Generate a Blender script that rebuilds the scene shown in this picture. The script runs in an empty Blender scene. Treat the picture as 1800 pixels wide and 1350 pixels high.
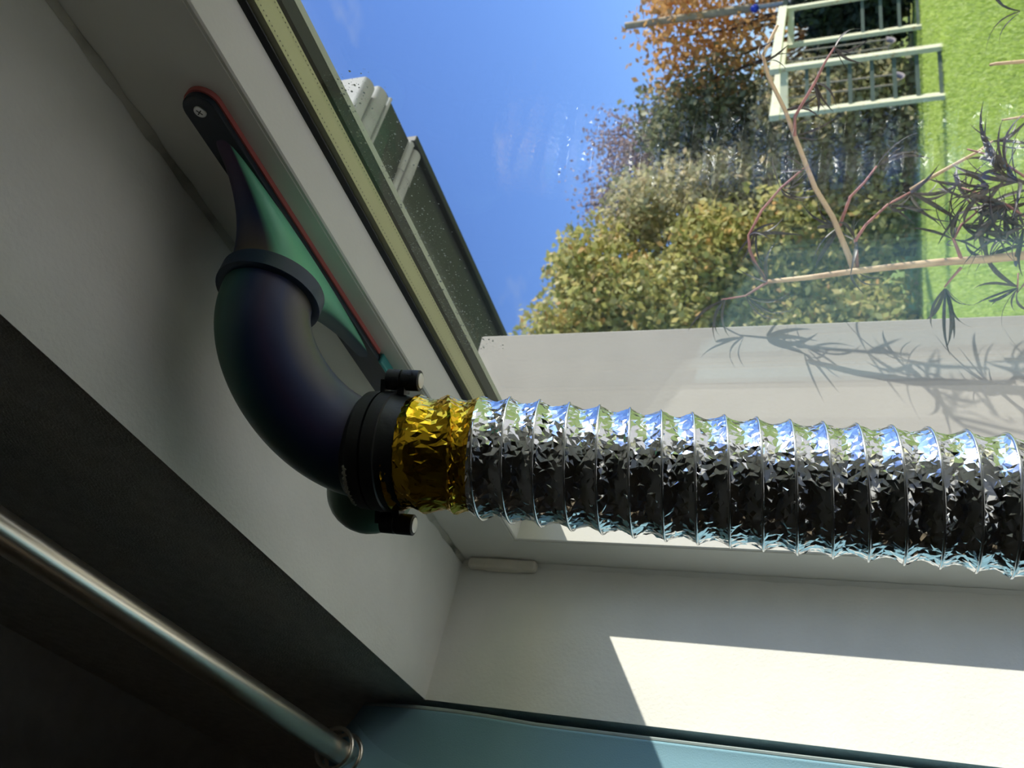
import bpy, math, random
import numpy as np
from mathutils import Vector, Matrix

# ------------------------------------------------------------------ camera
EYE = np.array([0.0, 0.0, 1.40])
FPX, HEAD, PITCH, ROLL = 1535.0, 0.923, 0.352, -0.019
def _basis():
    h, p, r = HEAD, PITCH, ROLL
    F = np.array([-math.sin(h)*math.cos(p), math.cos(h)*math.cos(p), math.sin(p)])
    R0 = np.array([math.cos(h), math.sin(h), 0.0])
    U0 = np.cross(R0, F)
    return math.cos(r)*R0+math.sin(r)*U0, -math.sin(r)*R0+math.cos(r)*U0, F
RT, UP, FW = _basis()
scene = bpy.context.scene
COL = scene.collection
cam_data = bpy.data.cameras.new('camera')
cam = bpy.data.objects.new('camera', cam_data)
COL.objects.link(cam)
cx, cy, cz = -UP, RT, -FW           # the photo was taken with the phone turned on its side
cam.matrix_world = Matrix(((cx[0], cy[0], cz[0], EYE[0]), (cx[1], cy[1], cz[1], EYE[1]),
                           (cx[2], cy[2], cz[2], EYE[2]), (0, 0, 0, 1)))
cam_data.sensor_width = 36.0
cam_data.sensor_fit = 'HORIZONTAL'
cam_data.lens = FPX/1800.0*36.0
cam_data.clip_start = 0.02
cam_data.clip_end = 300
cam_data.dof.use_dof = True
cam_data.dof.focus_distance = 0.74
cam_data.dof.aperture_fstop = 14.0
scene.camera = cam

# ------------------------------------------------------------------ light
SUN = Vector((0.70, 1.0, 0.565)).normalized()
SKY_STRENGTH = 0.152
SUN_STRENGTH = 6.9
EXPOSURE = 0.10
world = bpy.data.worlds.new('world')
scene.world = world
world.use_nodes = True
nt = world.node_tree
nt.nodes.clear()
wo = nt.nodes.new('ShaderNodeOutputWorld')
bg = nt.nodes.new('ShaderNodeBackground')
sky = nt.nodes.new('ShaderNodeTexSky')
sky.sky_type = 'NISHITA'
sky.sun_disc = False
sky.sun_elevation = math.asin(SUN.z)
sky.sun_rotation = math.atan2(SUN.x, SUN.y)
sky.altitude = 100
sky.air_density = 1.0
sky.dust_density = 0.3
sky.ozone_density = 2.5
tint = nt.nodes.new('ShaderNodeMix'); tint.data_type = 'RGBA'; tint.blend_type = 'MULTIPLY'
tint.inputs['Factor'].default_value = 1.0
tint.inputs['B'].default_value = (0.88, 1.05, 1.58, 1)
nt.links.new(sky.outputs['Color'], tint.inputs['A'])
# thin wisps of high cloud
tc = nt.nodes.new('ShaderNodeTexCoord')
mp = nt.nodes.new('ShaderNodeMapping'); mp.inputs['Scale'].default_value = (7, 7, 16)
nz = nt.nodes.new('ShaderNodeTexNoise'); nz.inputs['Scale'].default_value = 1.0; nz.inputs['Detail'].default_value = 6
nz.inputs['Roughness'].default_value = 0.55
rp = nt.nodes.new('ShaderNodeValToRGB')
rp.color_ramp.elements[0].position = 0.62; rp.color_ramp.elements[0].color = (0, 0, 0, 1)
rp.color_ramp.elements[1].position = 0.95; rp.color_ramp.elements[1].color = (0.8, 0.8, 0.8, 1)
cm = nt.nodes.new('ShaderNodeMix'); cm.data_type = 'RGBA'
cm.inputs['B'].default_value = (4.5, 4.8, 5.4, 1)
nt.links.new(tc.outputs['Generated'], mp.inputs['Vector'])
nt.links.new(mp.outputs['Vector'], nz.inputs['Vector'])
nt.links.new(nz.outputs['Fac'], rp.inputs['Fac'])
nt.links.new(rp.outputs['Color'], cm.inputs['Factor'])
nt.links.new(tint.outputs['Result'], cm.inputs['A'])
nt.links.new(cm.outputs['Result'], bg.inputs['Color'])
bg.inputs['Strength'].default_value = SKY_STRENGTH
nt.links.new(bg.outputs['Background'], wo.inputs['Surface'])

sun_data = bpy.data.lights.new('sun', 'SUN')
sun_data.energy = SUN_STRENGTH
sun_data.angle = math.radians(0.53)
sun_data.color = (1.0, 0.94, 0.84)
sun = bpy.data.objects.new('sun', sun_data)
COL.objects.link(sun)
sun.rotation_euler = SUN.to_track_quat('Z', 'Y').to_euler()
sun.location = (6, 8, 8)

vs = scene.view_settings
vs.view_transform = 'Standard'
vs.look = 'None'
vs.exposure = EXPOSURE
vs.gamma = 1.0
vs.use_curve_mapping = False

# ------------------------------------------------------------------ helpers
rng = random.Random(11)
nrg = np.random.default_rng(11)
def V3(x, y, z):                     # z measured from eye height
    return np.array([x, y, z+EYE[2]], float)
def ray(px, py):
    return (675.0-py)*RT-(px-900.0)*UP+FPX*FW
def hd(px, py, D):                   # point at horizontal distance D along a line of sight
    w = ray(px, py)
    return EYE+w*D/math.hypot(w[0], w[1])
def nrm(v):
    v = np.asarray(v, float)
    return v/np.linalg.norm(v)

OFF = {}
def tag(o, label=None, cat=None, group=None, kind=None):
    if label: o['label'] = label
    if cat: o['category'] = cat
    if group: o['group'] = group
    if kind: o['kind'] = kind
    return o
def thing(name, loc, label=None, cat=None, group=None, kind=None):
    o = bpy.data.objects.new(name, None)
    o.empty_display_size = 0.05
    COL.objects.link(o)
    o.location = loc
    OFF[o.name] = np.array(loc, float)
    return tag(o, label, cat, group, kind)
def make_mesh(name, verts, faces, mats, smooth=False, matidx=None):
    me = bpy.data.meshes.new(name)
    me.from_pydata([tuple(v) for v in verts], [], [tuple(f) for f in faces])
    for m in (mats if isinstance(mats, (list, tuple)) else [mats]):
        me.materials.append(m)
    if matidx is not None:
        me.polygons.foreach_set('material_index', np.array(matidx, dtype=np.int32))
    if smooth:
        me.polygons.foreach_set('use_smooth', np.ones(len(me.polygons), dtype=bool))
    me.update()
    return me
def link(name, me, parent=None, offset=(0, 0, 0)):
    o = bpy.data.objects.new(name, me)
    COL.objects.link(o)
    if parent is not None: o.parent = parent
    o.location = offset
    base = OFF.get(parent.name, np.zeros(3)) if parent is not None else np.zeros(3)
    OFF[o.name] = base+np.array(offset, float)
    return o

class MB:
    """collects geometry in world coordinates; build() links it as one mesh object"""
    def __init__(self):
        self.v = []; self.f = []; self.mi = []
    def add(self, verts, faces, mi=0):
        b = len(self.v)
        self.v.extend([np.asarray(p, float) for p in verts])
        self.f.extend([tuple(i+b for i in fc) for fc in faces])
        self.mi.extend([mi]*len(faces))
        return self
    def box(self, a, b, mi=0):
        x0, y0, z0 = a; x1, y1, z1 = b
        p = [(x0,y0,z0),(x1,y0,z0),(x1,y1,z0),(x0,y1,z0),(x0,y0,z1),(x1,y0,z1),(x1,y1,z1),(x0,y1,z1)]
        return self.add(p, [(0,3,2,1),(4,5,6,7),(0,1,5,4),(1,2,6,5),(2,3,7,6),(3,0,4,7)], mi)
    def bar(self, p0, p1, w, h, side=(0, 0, 1), mi=0):
        p0 = np.asarray(p0, float); p1 = np.asarray(p1, float)
        d = nrm(p1-p0); s = np.asarray(side, float)
        a = nrm(np.cross(d, s)); b = np.cross(a, d)
        ps = []
        for p in (p0, p1):
            for (i, j) in ((-1,-1),(1,-1),(1,1),(-1,1)):
                ps.append(p+a*i*w/2+b*j*h/2)
        return self.add(ps, [(3,2,1,0),(4,5,6,7),(0,1,5,4),(1,2,6,5),(2,3,7,6),(3,0,4,7)], mi)
    def tube(self, pts, rad, n=10, cap=True, mi=0):
        pts = [np.asarray(p, float) for p in pts]
        rads = rad if isinstance(rad, (list, tuple, np.ndarray)) else [rad]*len(pts)
        k = len(pts); ref = None; vs = []
        for i in range(k):
            d = nrm(pts[min(i+1, k-1)]-pts[max(i-1, 0)])
            if ref is None:
                t = np.array([0, 0, 1.0]) if abs(d[2]) < 0.9 else np.array([1.0, 0, 0])
                a = nrm(np.cross(d, t))
            else:
                a = nrm(ref-d*np.dot(ref, d))
            ref = a; b = np.cross(d, a)
            for j in range(n):
                q = 2*math.pi*j/n
                vs.append(pts[i]+rads[i]*(math.cos(q)*a+math.sin(q)*b))
        fs = []
        for i in range(k-1):
            for j in range(n):
                j2 = (j+1) % n
                fs.append((i*n+j, i*n+j2, (i+1)*n+j2, (i+1)*n+j))
        if cap:
            fs.append(tuple(range(n-1, -1, -1)))
            fs.append(tuple((k-1)*n+j for j in range(n)))
        return self.add(vs, fs, mi)
    def lathe(self, origin, axis, prof, n=40, cap=True, mi=0):
        """prof = [(distance along axis, radius)]"""
        ax = nrm(axis)
        t = np.array([0, 0, 1.0]) if abs(ax[2]) < 0.9 else np.array([1.0, 0, 0])
        a = nrm(np.cross(ax, t)); b = np.cross(ax, a)
        o = np.asarray(origin, float); vs = []
        for (s, r) in prof:
            for j in range(n):
                q = 2*math.pi*j/n
                vs.append(o+ax*s+r*(math.cos(q)*a+math.sin(q)*b))
        fs = []
        for i in range(len(prof)-1):
            for j in range(n):
                j2 = (j+1) % n
                fs.append((i*n+j, i*n+j2, (i+1)*n+j2, (i+1)*n+j))
        if cap:
            fs.append(tuple(range(n-1, -1, -1)))
            fs.append(tuple((len(prof)-1)*n+j for j in range(n)))
        return self.add(vs, fs, mi)
    def sphere(self, c, r, n=16, m=10, mi=0):
        r = np.broadcast_to(np.asarray(r, float), (3,))
        vs = []; fs = []
        for i in range(m+1):
            t = math.pi*i/m
            for j in range(n):
                q = 2*math.pi*j/n
                vs.append(np.asarray(c)+r*np.array([math.sin(t)*math.cos(q), math.sin(t)*math.sin(q), math.cos(t)]))
        for i in range(m):
            for j in range(n):
                j2 = (j+1) % n
                fs.append((i*n+j, (i+1)*n+j, (i+1)*n+j2, i*n+j2))
        return self.add(vs, fs, mi)
    def prism(self, poly, y0, y1, mi=0):
        """poly in (x, z), extruded from y0 to y1"""
        n = len(poly)
        vs = [(x, y0, z) for x, z in poly]+[(x, y1, z) for x, z in poly]
        fs = [tuple(range(n)), tuple(range(2*n-1, n-1, -1))]
        for i in range(n):
            j = (i+1) % n
            fs.append((j, i, i+n, j+n))
        return self.add(vs, fs, mi)
    def build(self, name, mats, parent=None, smooth=False, bevel=0.0, segs=2, auto=None):
        base = OFF.get(parent.name, np.zeros(3)) if parent is not None else np.zeros(3)
        vs = np.array(self.v)-base
        me = make_mesh(name, vs, self.f, mats, smooth, self.mi)
        o = link(name, me, parent)
        if bevel > 0:
            md = o.modifiers.new('bevel', 'BEVEL'); md.width = bevel; md.segments = segs
            md.limit_method = 'ANGLE'; md.angle_limit = math.radians(40)
        if auto is not None:
            me.polygons.foreach_set('use_smooth', np.ones(len(me.polygons), dtype=bool))
            me.set_sharp_from_angle(angle=math.radians(auto))
        return o

# ------------------------------------------------------------------ materials
def new_mat(name):
    m = bpy.data.materials.new(name); m.use_nodes = True
    t = m.node_tree
    return m, t, t.nodes['Principled BSDF']
def N(t, typ, **kw):
    n = t.nodes.new(typ)
    for k, v in kw.items(): setattr(n, k, v)
    return n
def simple(name, col, rough=0.5, metal=0.0, var=0.0, vscale=8.0, bump=0.0, bscale=60.0, spec=0.5, col2=None, thr=(0.35, 0.65), detail=5.0):
    m, t, p = new_mat(name)
    p.inputs['Base Color'].default_value = (*col, 1)
    p.inputs['Roughness'].default_value = rough
    p.inputs['Metallic'].default_value = metal
    p.inputs['Specular IOR Level'].default_value = spec
    co = N(t, 'ShaderNodeTexCoord')
    if var > 0 or col2 is not None:
        n = N(t, 'ShaderNodeTexNoise'); n.inputs['Scale'].default_value = vscale; n.inputs['Detail'].default_value = detail
        r = N(t, 'ShaderNodeValToRGB')
        r.color_ramp.elements[0].position = thr[0]; r.color_ramp.elements[1].position = thr[1]
        c2 = col2 if col2 is not None else tuple(c*(1-var) for c in col)
        r.color_ramp.elements[0].color = (*c2, 1); r.color_ramp.elements[1].color = (*col, 1)
        t.links.new(co.outputs['Object'], n.inputs['Vector'])
        t.links.new(n.outputs['Fac'], r.inputs['Fac'])
        t.links.new(r.outputs['Color'], p.inputs['Base Color'])
    if bump > 0:
        n2 = N(t, 'ShaderNodeTexNoise'); n2.inputs['Scale'].default_value = bscale; n2.inputs['Detail'].default_value = 4
        b = N(t, 'ShaderNodeBump'); b.inputs['Strength'].default_value = bump; b.inputs['Distance'].default_value = 0.002
        t.links.new(co.outputs['Object'], n2.inputs['Vector'])
        t.links.new(n2.outputs['Fac'], b.inputs['Height'])
        t.links.new(b.outputs['Normal'], p.inputs['Normal'])
    return m
def leaf_mat(name, stops, rough=0.55, trans=0.35):
    """leaf pigment picked per leaf from the 'tone' face attribute, with light passing through the blade"""
    m, t, p = new_mat(name)
    a = N(t, 'ShaderNodeAttribute', attribute_name='tone')
    r = N(t, 'ShaderNodeValToRGB')
    els = r.color_ramp.elements
    els[0].position = stops[0][0]; els[0].color = (*stops[0][1], 1)
    els[1].position = stops[-1][0]; els[1].color = (*stops[-1][1], 1)
    for s, c in stops[1:-1]:
        e = els.new(s); e.color = (*c, 1)
    t.links.new(a.outputs['Fac'], r.inputs['Fac'])
    t.links.new(r.outputs['Color'], p.inputs['Base Color'])
    p.inputs['Roughness'].default_value = rough
    tr = N(t, 'ShaderNodeBsdfTranslucent')
    t.links.new(r.outputs['Color'], tr.inputs['Color'])
    mx = N(t, 'ShaderNodeMixShader'); mx.inputs['Fac'].default_value = trans
    out = t.nodes['Material Output']
    t.links.new(p.outputs['BSDF'], mx.inputs[1]); t.links.new(tr.outputs['BSDF'], mx.inputs[2])
    t.links.new(mx.outputs['Shader'], out.inputs['Surface'])
    return m

M = {}
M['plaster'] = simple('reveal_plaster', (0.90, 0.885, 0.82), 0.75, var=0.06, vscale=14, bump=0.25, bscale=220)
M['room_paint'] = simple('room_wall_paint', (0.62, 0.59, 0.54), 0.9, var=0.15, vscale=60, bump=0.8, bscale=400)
M['render'] = simple('facade_render', (0.62, 0.60, 0.55), 0.9, var=0.1, vscale=8, bump=0.6, bscale=300)
M['ceiling'] = simple('ceiling_paint', (0.62, 0.62, 0.60), 0.9, var=0.1, vscale=30, bump=0.3)
M['floor'] = simple('floor_boards', (0.56, 0.46, 0.34), 0.6, var=0.3, vscale=5, bump=0.2)  # unseen floor, toned light so its bounce brightens the room side
M['pvc'] = simple('window_plastic', (0.84, 0.82, 0.75), 0.42, var=0.03, vscale=20, bump=0.05, bscale=300)
M['pvc_aged'] = simple('hinge_plastic', (0.78, 0.72, 0.60), 0.5, var=0.08, vscale=60)
M['rubber'] = simple('gasket_rubber', (0.012, 0.014, 0.016), 0.55)
M['caulk'] = simple('dirty_caulk', (0.56, 0.54, 0.46), 0.8, col2=(0.12, 0.13, 0.10), vscale=16, thr=(0.30, 0.50), bump=0.6, bscale=90)
M['green_frame'] = simple('outer_frame_olive', (0.42, 0.47, 0.34), 0.4, var=0.1)
M['dark_frame'] = simple('outer_seal_dark', (0.006, 0.010, 0.014), 0.6, spec=0.2)
M['sill'] = simple('bounce_sill_white', (0.92, 0.90, 0.85), 0.5, var=0.05)
M['black_plastic'] = simple('ring_black_plastic', (0.018, 0.019, 0.021), 0.48, bump=0.15, bscale=350)
M['red'] = simple('red_seal', (0.56, 0.14, 0.13), 0.6, bump=0.2, bscale=300)
M['steel'] = simple('screw_steel', (0.72, 0.72, 0.70), 0.3, 1.0)
M['slot'] = simple('screw_slot', (0.02, 0.02, 0.02), 0.7)
M['magnet'] = simple('magnet_nickel', (0.80, 0.78, 0.74), 0.45, 0.6)
M['glue'] = simple('dried_glue', (0.50, 0.48, 0.38), 0.7, var=0.3, vscale=60)
M['grey_wall'] = simple('garden_wall_paint', (0.265, 0.250, 0.228), 0.8, var=0.06, vscale=12, bump=0.25, bscale=160)
M['canopy'] = simple('canopy_boards', (0.022, 0.028, 0.030), 0.6, var=0.35, vscale=4)
M['tile_grey'] = simple('concrete_tile', (0.36, 0.36, 0.355), 0.7, var=0.25, vscale=9, bump=0.4, bscale=120)
M['green_post'] = simple('painted_post', (0.66, 0.65, 0.47), 0.6, col2=(0.50, 0.30, 0.12), vscale=14, thr=(0.28, 0.40), bump=0.3)
M['rung'] = simple('painted_rung', (0.10, 0.14, 0.115), 0.6, var=0.2)
M['seat'] = simple('swing_belt', (0.30, 0.26, 0.26), 0.6)
M['chain'] = simple('swing_rope', (0.34, 0.29, 0.24), 0.7)
M['wood_mast'] = simple('weathered_pole', (0.52, 0.42, 0.30), 0.8, var=0.4, vscale=5, bump=0.4)
M['grey_metal'] = simple('grey_metal', (0.38, 0.40, 0.42), 0.4, 0.5)
M['blue_plastic'] = simple('blue_plastic', (0.02, 0.06, 0.55), 0.35)
M['bark'] = simple('bark', (0.13, 0.10, 0.08), 0.9, var=0.4, vscale=9, bump=0.6)
M['elder_stem'] = simple('elder_bark', (0.62, 0.45, 0.27), 0.6, col2=(0.40, 0.24, 0.14), vscale=22, thr=(0.30, 0.46), bump=0.3)
M['elder_twig'] = simple('elder_twig', (0.45, 0.20, 0.18), 0.6, col2=(0.22, 0.10, 0.09), vscale=25, thr=(0.3, 0.6))
M['elder_leaf'] = simple('elder_leaf', (0.085, 0.065, 0.06), 0.45, col2=(0.030, 0.028, 0.026), vscale=30)

def rod_mat():
    m, t, p = new_mat('brushed_steel')
    p.inputs['Base Color'].default_value = (0.92, 0.84, 0.73, 1)
    p.inputs['Metallic'].default_value = 1.0
    p.inputs['Roughness'].default_value = 0.30
    return m
M['rod'] = rod_mat()

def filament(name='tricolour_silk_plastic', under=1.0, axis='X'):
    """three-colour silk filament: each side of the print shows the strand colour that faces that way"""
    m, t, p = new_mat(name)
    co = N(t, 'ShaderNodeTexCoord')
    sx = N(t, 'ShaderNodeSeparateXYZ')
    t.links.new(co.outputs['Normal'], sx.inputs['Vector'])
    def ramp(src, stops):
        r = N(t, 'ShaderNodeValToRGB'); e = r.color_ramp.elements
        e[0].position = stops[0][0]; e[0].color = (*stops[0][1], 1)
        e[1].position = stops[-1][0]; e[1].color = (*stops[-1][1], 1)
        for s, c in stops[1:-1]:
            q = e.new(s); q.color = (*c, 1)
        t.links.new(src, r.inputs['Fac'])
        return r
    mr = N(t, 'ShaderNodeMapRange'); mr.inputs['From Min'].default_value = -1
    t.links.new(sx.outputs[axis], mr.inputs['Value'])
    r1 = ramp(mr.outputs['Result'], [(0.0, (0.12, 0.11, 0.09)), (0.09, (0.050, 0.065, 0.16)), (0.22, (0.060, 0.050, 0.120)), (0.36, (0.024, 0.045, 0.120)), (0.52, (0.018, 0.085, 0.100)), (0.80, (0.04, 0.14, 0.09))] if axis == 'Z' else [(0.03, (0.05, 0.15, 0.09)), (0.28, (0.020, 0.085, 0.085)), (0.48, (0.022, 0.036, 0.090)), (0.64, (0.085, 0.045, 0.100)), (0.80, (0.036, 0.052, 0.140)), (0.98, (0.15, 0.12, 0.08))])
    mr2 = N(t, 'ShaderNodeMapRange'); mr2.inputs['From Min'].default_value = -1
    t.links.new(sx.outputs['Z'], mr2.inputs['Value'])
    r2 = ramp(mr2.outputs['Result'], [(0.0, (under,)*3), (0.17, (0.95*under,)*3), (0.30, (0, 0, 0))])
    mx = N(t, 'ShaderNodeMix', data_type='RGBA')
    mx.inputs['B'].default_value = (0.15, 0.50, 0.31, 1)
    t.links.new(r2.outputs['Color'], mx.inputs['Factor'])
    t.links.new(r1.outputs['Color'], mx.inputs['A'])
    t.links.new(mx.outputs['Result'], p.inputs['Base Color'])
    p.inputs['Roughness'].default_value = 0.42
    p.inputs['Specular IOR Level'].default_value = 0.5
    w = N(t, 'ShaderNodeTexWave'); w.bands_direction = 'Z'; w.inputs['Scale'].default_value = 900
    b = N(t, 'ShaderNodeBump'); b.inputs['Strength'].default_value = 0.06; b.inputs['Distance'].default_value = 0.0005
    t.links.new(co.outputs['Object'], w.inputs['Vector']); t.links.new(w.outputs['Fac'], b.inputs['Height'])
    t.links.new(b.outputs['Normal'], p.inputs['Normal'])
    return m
M['filament'] = filament()
M['filament_elbow'] = filament('elbow_tricolour_silk_plastic', 0.0, 'Z')
M['filament_dark'] = simple('dark_silk_plastic', (0.016, 0.024, 0.038), 0.4, bump=0.1, bscale=300)
M['filament_blue'] = simple('blue_silk_plastic', (0.022, 0.045, 0.085), 0.42, bump=0.1, bscale=300)
M['filament_green'] = simple('green_silk_plastic', (0.10, 0.21, 0.14), 0.4, bump=0.1, bscale=300)
M['filament_teal'] = simple('teal_silk_plastic', (0.05, 0.30, 0.30), 0.4, bump=0.1, bscale=300)

def foil(name, col, rough, bs=0.5):
    m, t, p = new_mat(name)
    p.inputs['Base Color'].default_value = (*col, 1)
    p.inputs['Metallic'].default_value = 1.0
    p.inputs['Roughness'].default_value = rough
    co = N(t, 'ShaderNodeTexCoord')
    v = N(t, 'ShaderNodeTexVoronoi'); v.inputs['Scale'].default_value = 190
    n = N(t, 'ShaderNodeTexNoise'); n.inputs['Scale'].default_value = 120; n.inputs['Detail'].default_value = 3
    ad = N(t, 'ShaderNodeMath', operation='ADD')
    b = N(t, 'ShaderNodeBump'); b.inputs['Strength'].default_value = bs; b.inputs['Distance'].default_value = 0.0010
    t.links.new(co.outputs['Object'], v.inputs['Vector']); t.links.new(co.outputs['Object'], n.inputs['Vector'])
    t.links.new(v.outputs['Distance'], ad.inputs[0]); t.links.new(n.outputs['Fac'], ad.inputs[1])
    t.links.new(ad.outputs['Value'], b.inputs['Height'])
    t.links.new(b.outputs['Normal'], p.inputs['Normal'])
    return m
M['foil'] = foil('aluminium_foil', (0.80, 0.81, 0.82), 0.10, 0.16)
M['wire'] = simple('foil_over_wire', (0.78, 0.79, 0.80), 0.22, 1.0)
M['amber'] = foil('amber_film_over_foil', (0.85, 0.50, 0.03), 0.14, 0.15)

def glass_mat(name, tintc=(0.985, 0.993, 0.988), boost=1.0):
    m = bpy.data.materials.new(name); m.use_nodes = True
    t = m.node_tree; t.nodes.clear()
    out = N(t, 'ShaderNodeOutputMaterial')
    lw = N(t, 'ShaderNodeLayerWeight'); lw.inputs['Blend'].default_value = 0.5
    pw = N(t, 'ShaderNodeMath', operation='POWER'); pw.inputs[1].default_value = 5.0
    ml = N(t, 'ShaderNodeMath', operation='MULTIPLY_ADD'); ml.inputs[1].default_value = 0.94; ml.inputs[2].default_value = 0.062*boost
    tr = N(t, 'ShaderNodeBsdfTransparent'); tr.inputs['Color'].default_value = (*tintc, 1)
    gl = N(t, 'ShaderNodeBsdfGlossy'); gl.inputs['Roughness'].default_value = 0.0
    mx = N(t, 'ShaderNodeMixShader')
    t.links.new(lw.outputs['Facing'], pw.inputs[0]); t.links.new(pw.outputs[0], ml.inputs[0])
    t.links.new(ml.outputs[0], mx.inputs['Fac'])
    t.links.new(tr.outputs[0], mx.inputs[1]); t.links.new(gl.outputs[0], mx.inputs[2])
    t.links.new(mx.outputs[0], out.inputs['Surface'])
    return m
M['glass'] = glass_mat('pane_glass')

def spacer_mat():
    m, t, p = new_mat('spacer_aluminium')
    p.inputs['Base Color'].default_value = (0.46, 0.45, 0.24, 1)
    p.inputs['Roughness'].default_value = 0.45
    p.inputs['Metallic'].default_value = 0.25
    return m
M['spacer'] = spacer_mat()
M['droplet'] = simple('dried_drop', (0.75, 0.80, 0.82), 0.6)

def curtain_mat():
    m, t, p = new_mat('teal_curtain_cloth')
    co = N(t, 'ShaderNodeTexCoord')
    w = N(t, 'ShaderNodeTexNoise'); w.inputs['Scale'].default_value = 14; w.inputs['Detail'].default_value = 8
    mp_ = N(t, 'ShaderNodeMapping'); mp_.inputs['Scale'].default_value = (1, 1, 0.15)
    r = N(t, 'ShaderNodeValToRGB')
    r.color_ramp.elements[0].color = (0.26, 0.48, 0.58, 1); r.color_ramp.elements[1].color = (0.36, 0.61, 0.72, 1)
    t.links.new(co.outputs['Object'], mp_.inputs['Vector']); t.links.new(mp_.outputs['Vector'], w.inputs['Vector'])
    t.links.new(w.outputs['Fac'], r.inputs['Fac']); t.links.new(r.outputs['Color'], p.inputs['Base Color'])
    p.inputs['Roughness'].default_value = 0.9
    p.inputs['Sheen Weight'].default_value = 0.2
    n2 = N(t, 'ShaderNodeTexNoise'); n2.inputs['Scale'].default_value = 700
    b = N(t, 'ShaderNodeBump'); b.inputs['Strength'].default_value = 0.3; b.inputs['Distance'].default_value = 0.001
    t.links.new(co.outputs['Object'], n2.inputs['Vector']); t.links.new(n2.outputs['Fac'], b.inputs['Height'])
    t.links.new(b.outputs['Normal'], p.inputs['Normal'])
    tr = N(t, 'ShaderNodeBsdfTranslucent'); t.links.new(r.outputs['Color'], tr.inputs['Color'])
    mx = N(t, 'ShaderNodeMixShader'); mx.inputs['Fac'].default_value = 0.2
    t.links.new(p.outputs['BSDF'], mx.inputs[1]); t.links.new(tr.outputs['BSDF'], mx.inputs[2])
    t.links.new(mx.outputs['Shader'], t.nodes['Material Output'].inputs['Surface'])
    return m
M['curtain'] = curtain_mat()
M['hem'] = simple('pale_hem', (0.42, 0.50, 0.49), 0.85)

def lawn_mat():
    m, t, p = new_mat('lawn_grass')
    co = N(t, 'ShaderNodeTexCoord')
    n = N(t, 'ShaderNodeTexNoise'); n.inputs['Scale'].default_value = 1.3; n.inputs['Detail'].default_value = 8; n.inputs['Roughness'].default_value = 0.7
    r = N(t, 'ShaderNodeValToRGB')
    r.color_ramp.elements[0].position = 0.3; r.color_ramp.elements[1].position = 0.7
    r.color_ramp.elements[0].color = (0.28, 0.42, 0.07, 1); r.color_ramp.elements[1].color = (0.50, 0.60, 0.13, 1)
    t.links.new(co.outputs['Object'], n.inputs['Vector']); t.links.new(n.outputs['Fac'], r.inputs['Fac'])
    t.links.new(r.outputs['Color'], p.inputs['Base Color'])
    p.inputs['Roughness'].default_value = 0.9
    n2 = N(t, 'ShaderNodeTexNoise'); n2.inputs['Scale'].default_value = 45; n2.inputs['Detail'].default_value = 6
    b = N(t, 'ShaderNodeBump'); b.inputs['Strength'].default_value = 1.0; b.inputs['Distance'].default_value = 0.03
    t.links.new(co.outputs['Object'], n2.inputs['Vector']); t.links.new(n2.outputs['Fac'], b.inputs['Height'])
    t.links.new(b.outputs['Normal'], p.inputs['Normal'])
    return m
M['lawn'] = lawn_mat()
M['grass'] = leaf_mat('grass_blade', [(0.0, (0.36, 0.50, 0.08)), (0.6, (0.66, 0.80, 0.18)), (1.0, (0.88, 0.92, 0.45))], 0.45, 0.4)
M['hedge_leaf'] = leaf_mat('hedge_leaf', [(0.0, (0.26, 0.30, 0.09)), (0.45, (0.56, 0.54, 0.20)), (0.8, (0.72, 0.60, 0.25)), (1.0, (0.74, 0.44, 0.18))], 0.55, 0.45)
M['mixed_leaf'] = leaf_mat('mixed_leaf', [(0.0, (0.28, 0.30, 0.16)), (0.5, (0.54, 0.50, 0.28)), (1.0, (0.70, 0.56, 0.34))], 0.55, 0.45)
M['dark_leaf'] = leaf_mat('conifer_leaf', [(0.0, (0.12, 0.16, 0.09)), (0.6, (0.30, 0.32, 0.18)), (1.0, (0.48, 0.44, 0.26))], 0.6, 0.35)
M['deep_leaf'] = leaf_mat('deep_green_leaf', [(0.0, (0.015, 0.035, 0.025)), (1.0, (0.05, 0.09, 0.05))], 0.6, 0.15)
M['orange_leaf'] = leaf_mat('orange_leaf', [(0.0, (0.45, 0.28, 0.12)), (0.5, (0.72, 0.40, 0.14)), (1.0, (0.80, 0.54, 0.26))], 0.55, 0.4)
M['purple_leaf'] = leaf_mat('purple_brown_leaf', [(0.0, (0.26, 0.18, 0.19)), (1.0, (0.52, 0.38, 0.36))], 0.6, 0.3)

# ------------------------------------------------------------------ setting: room
OX0, OX1 = -1.09, -0.06              # window opening
OZ0, OZ1 = 1.00, 1.40+0.509
YR, YF, YO = 0.298, 0.50, 0.62      # room face, frame face, facade
RX0, RX1, RY0, RZ1 = -2.6, 2.3, -3.3, 2.55

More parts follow.
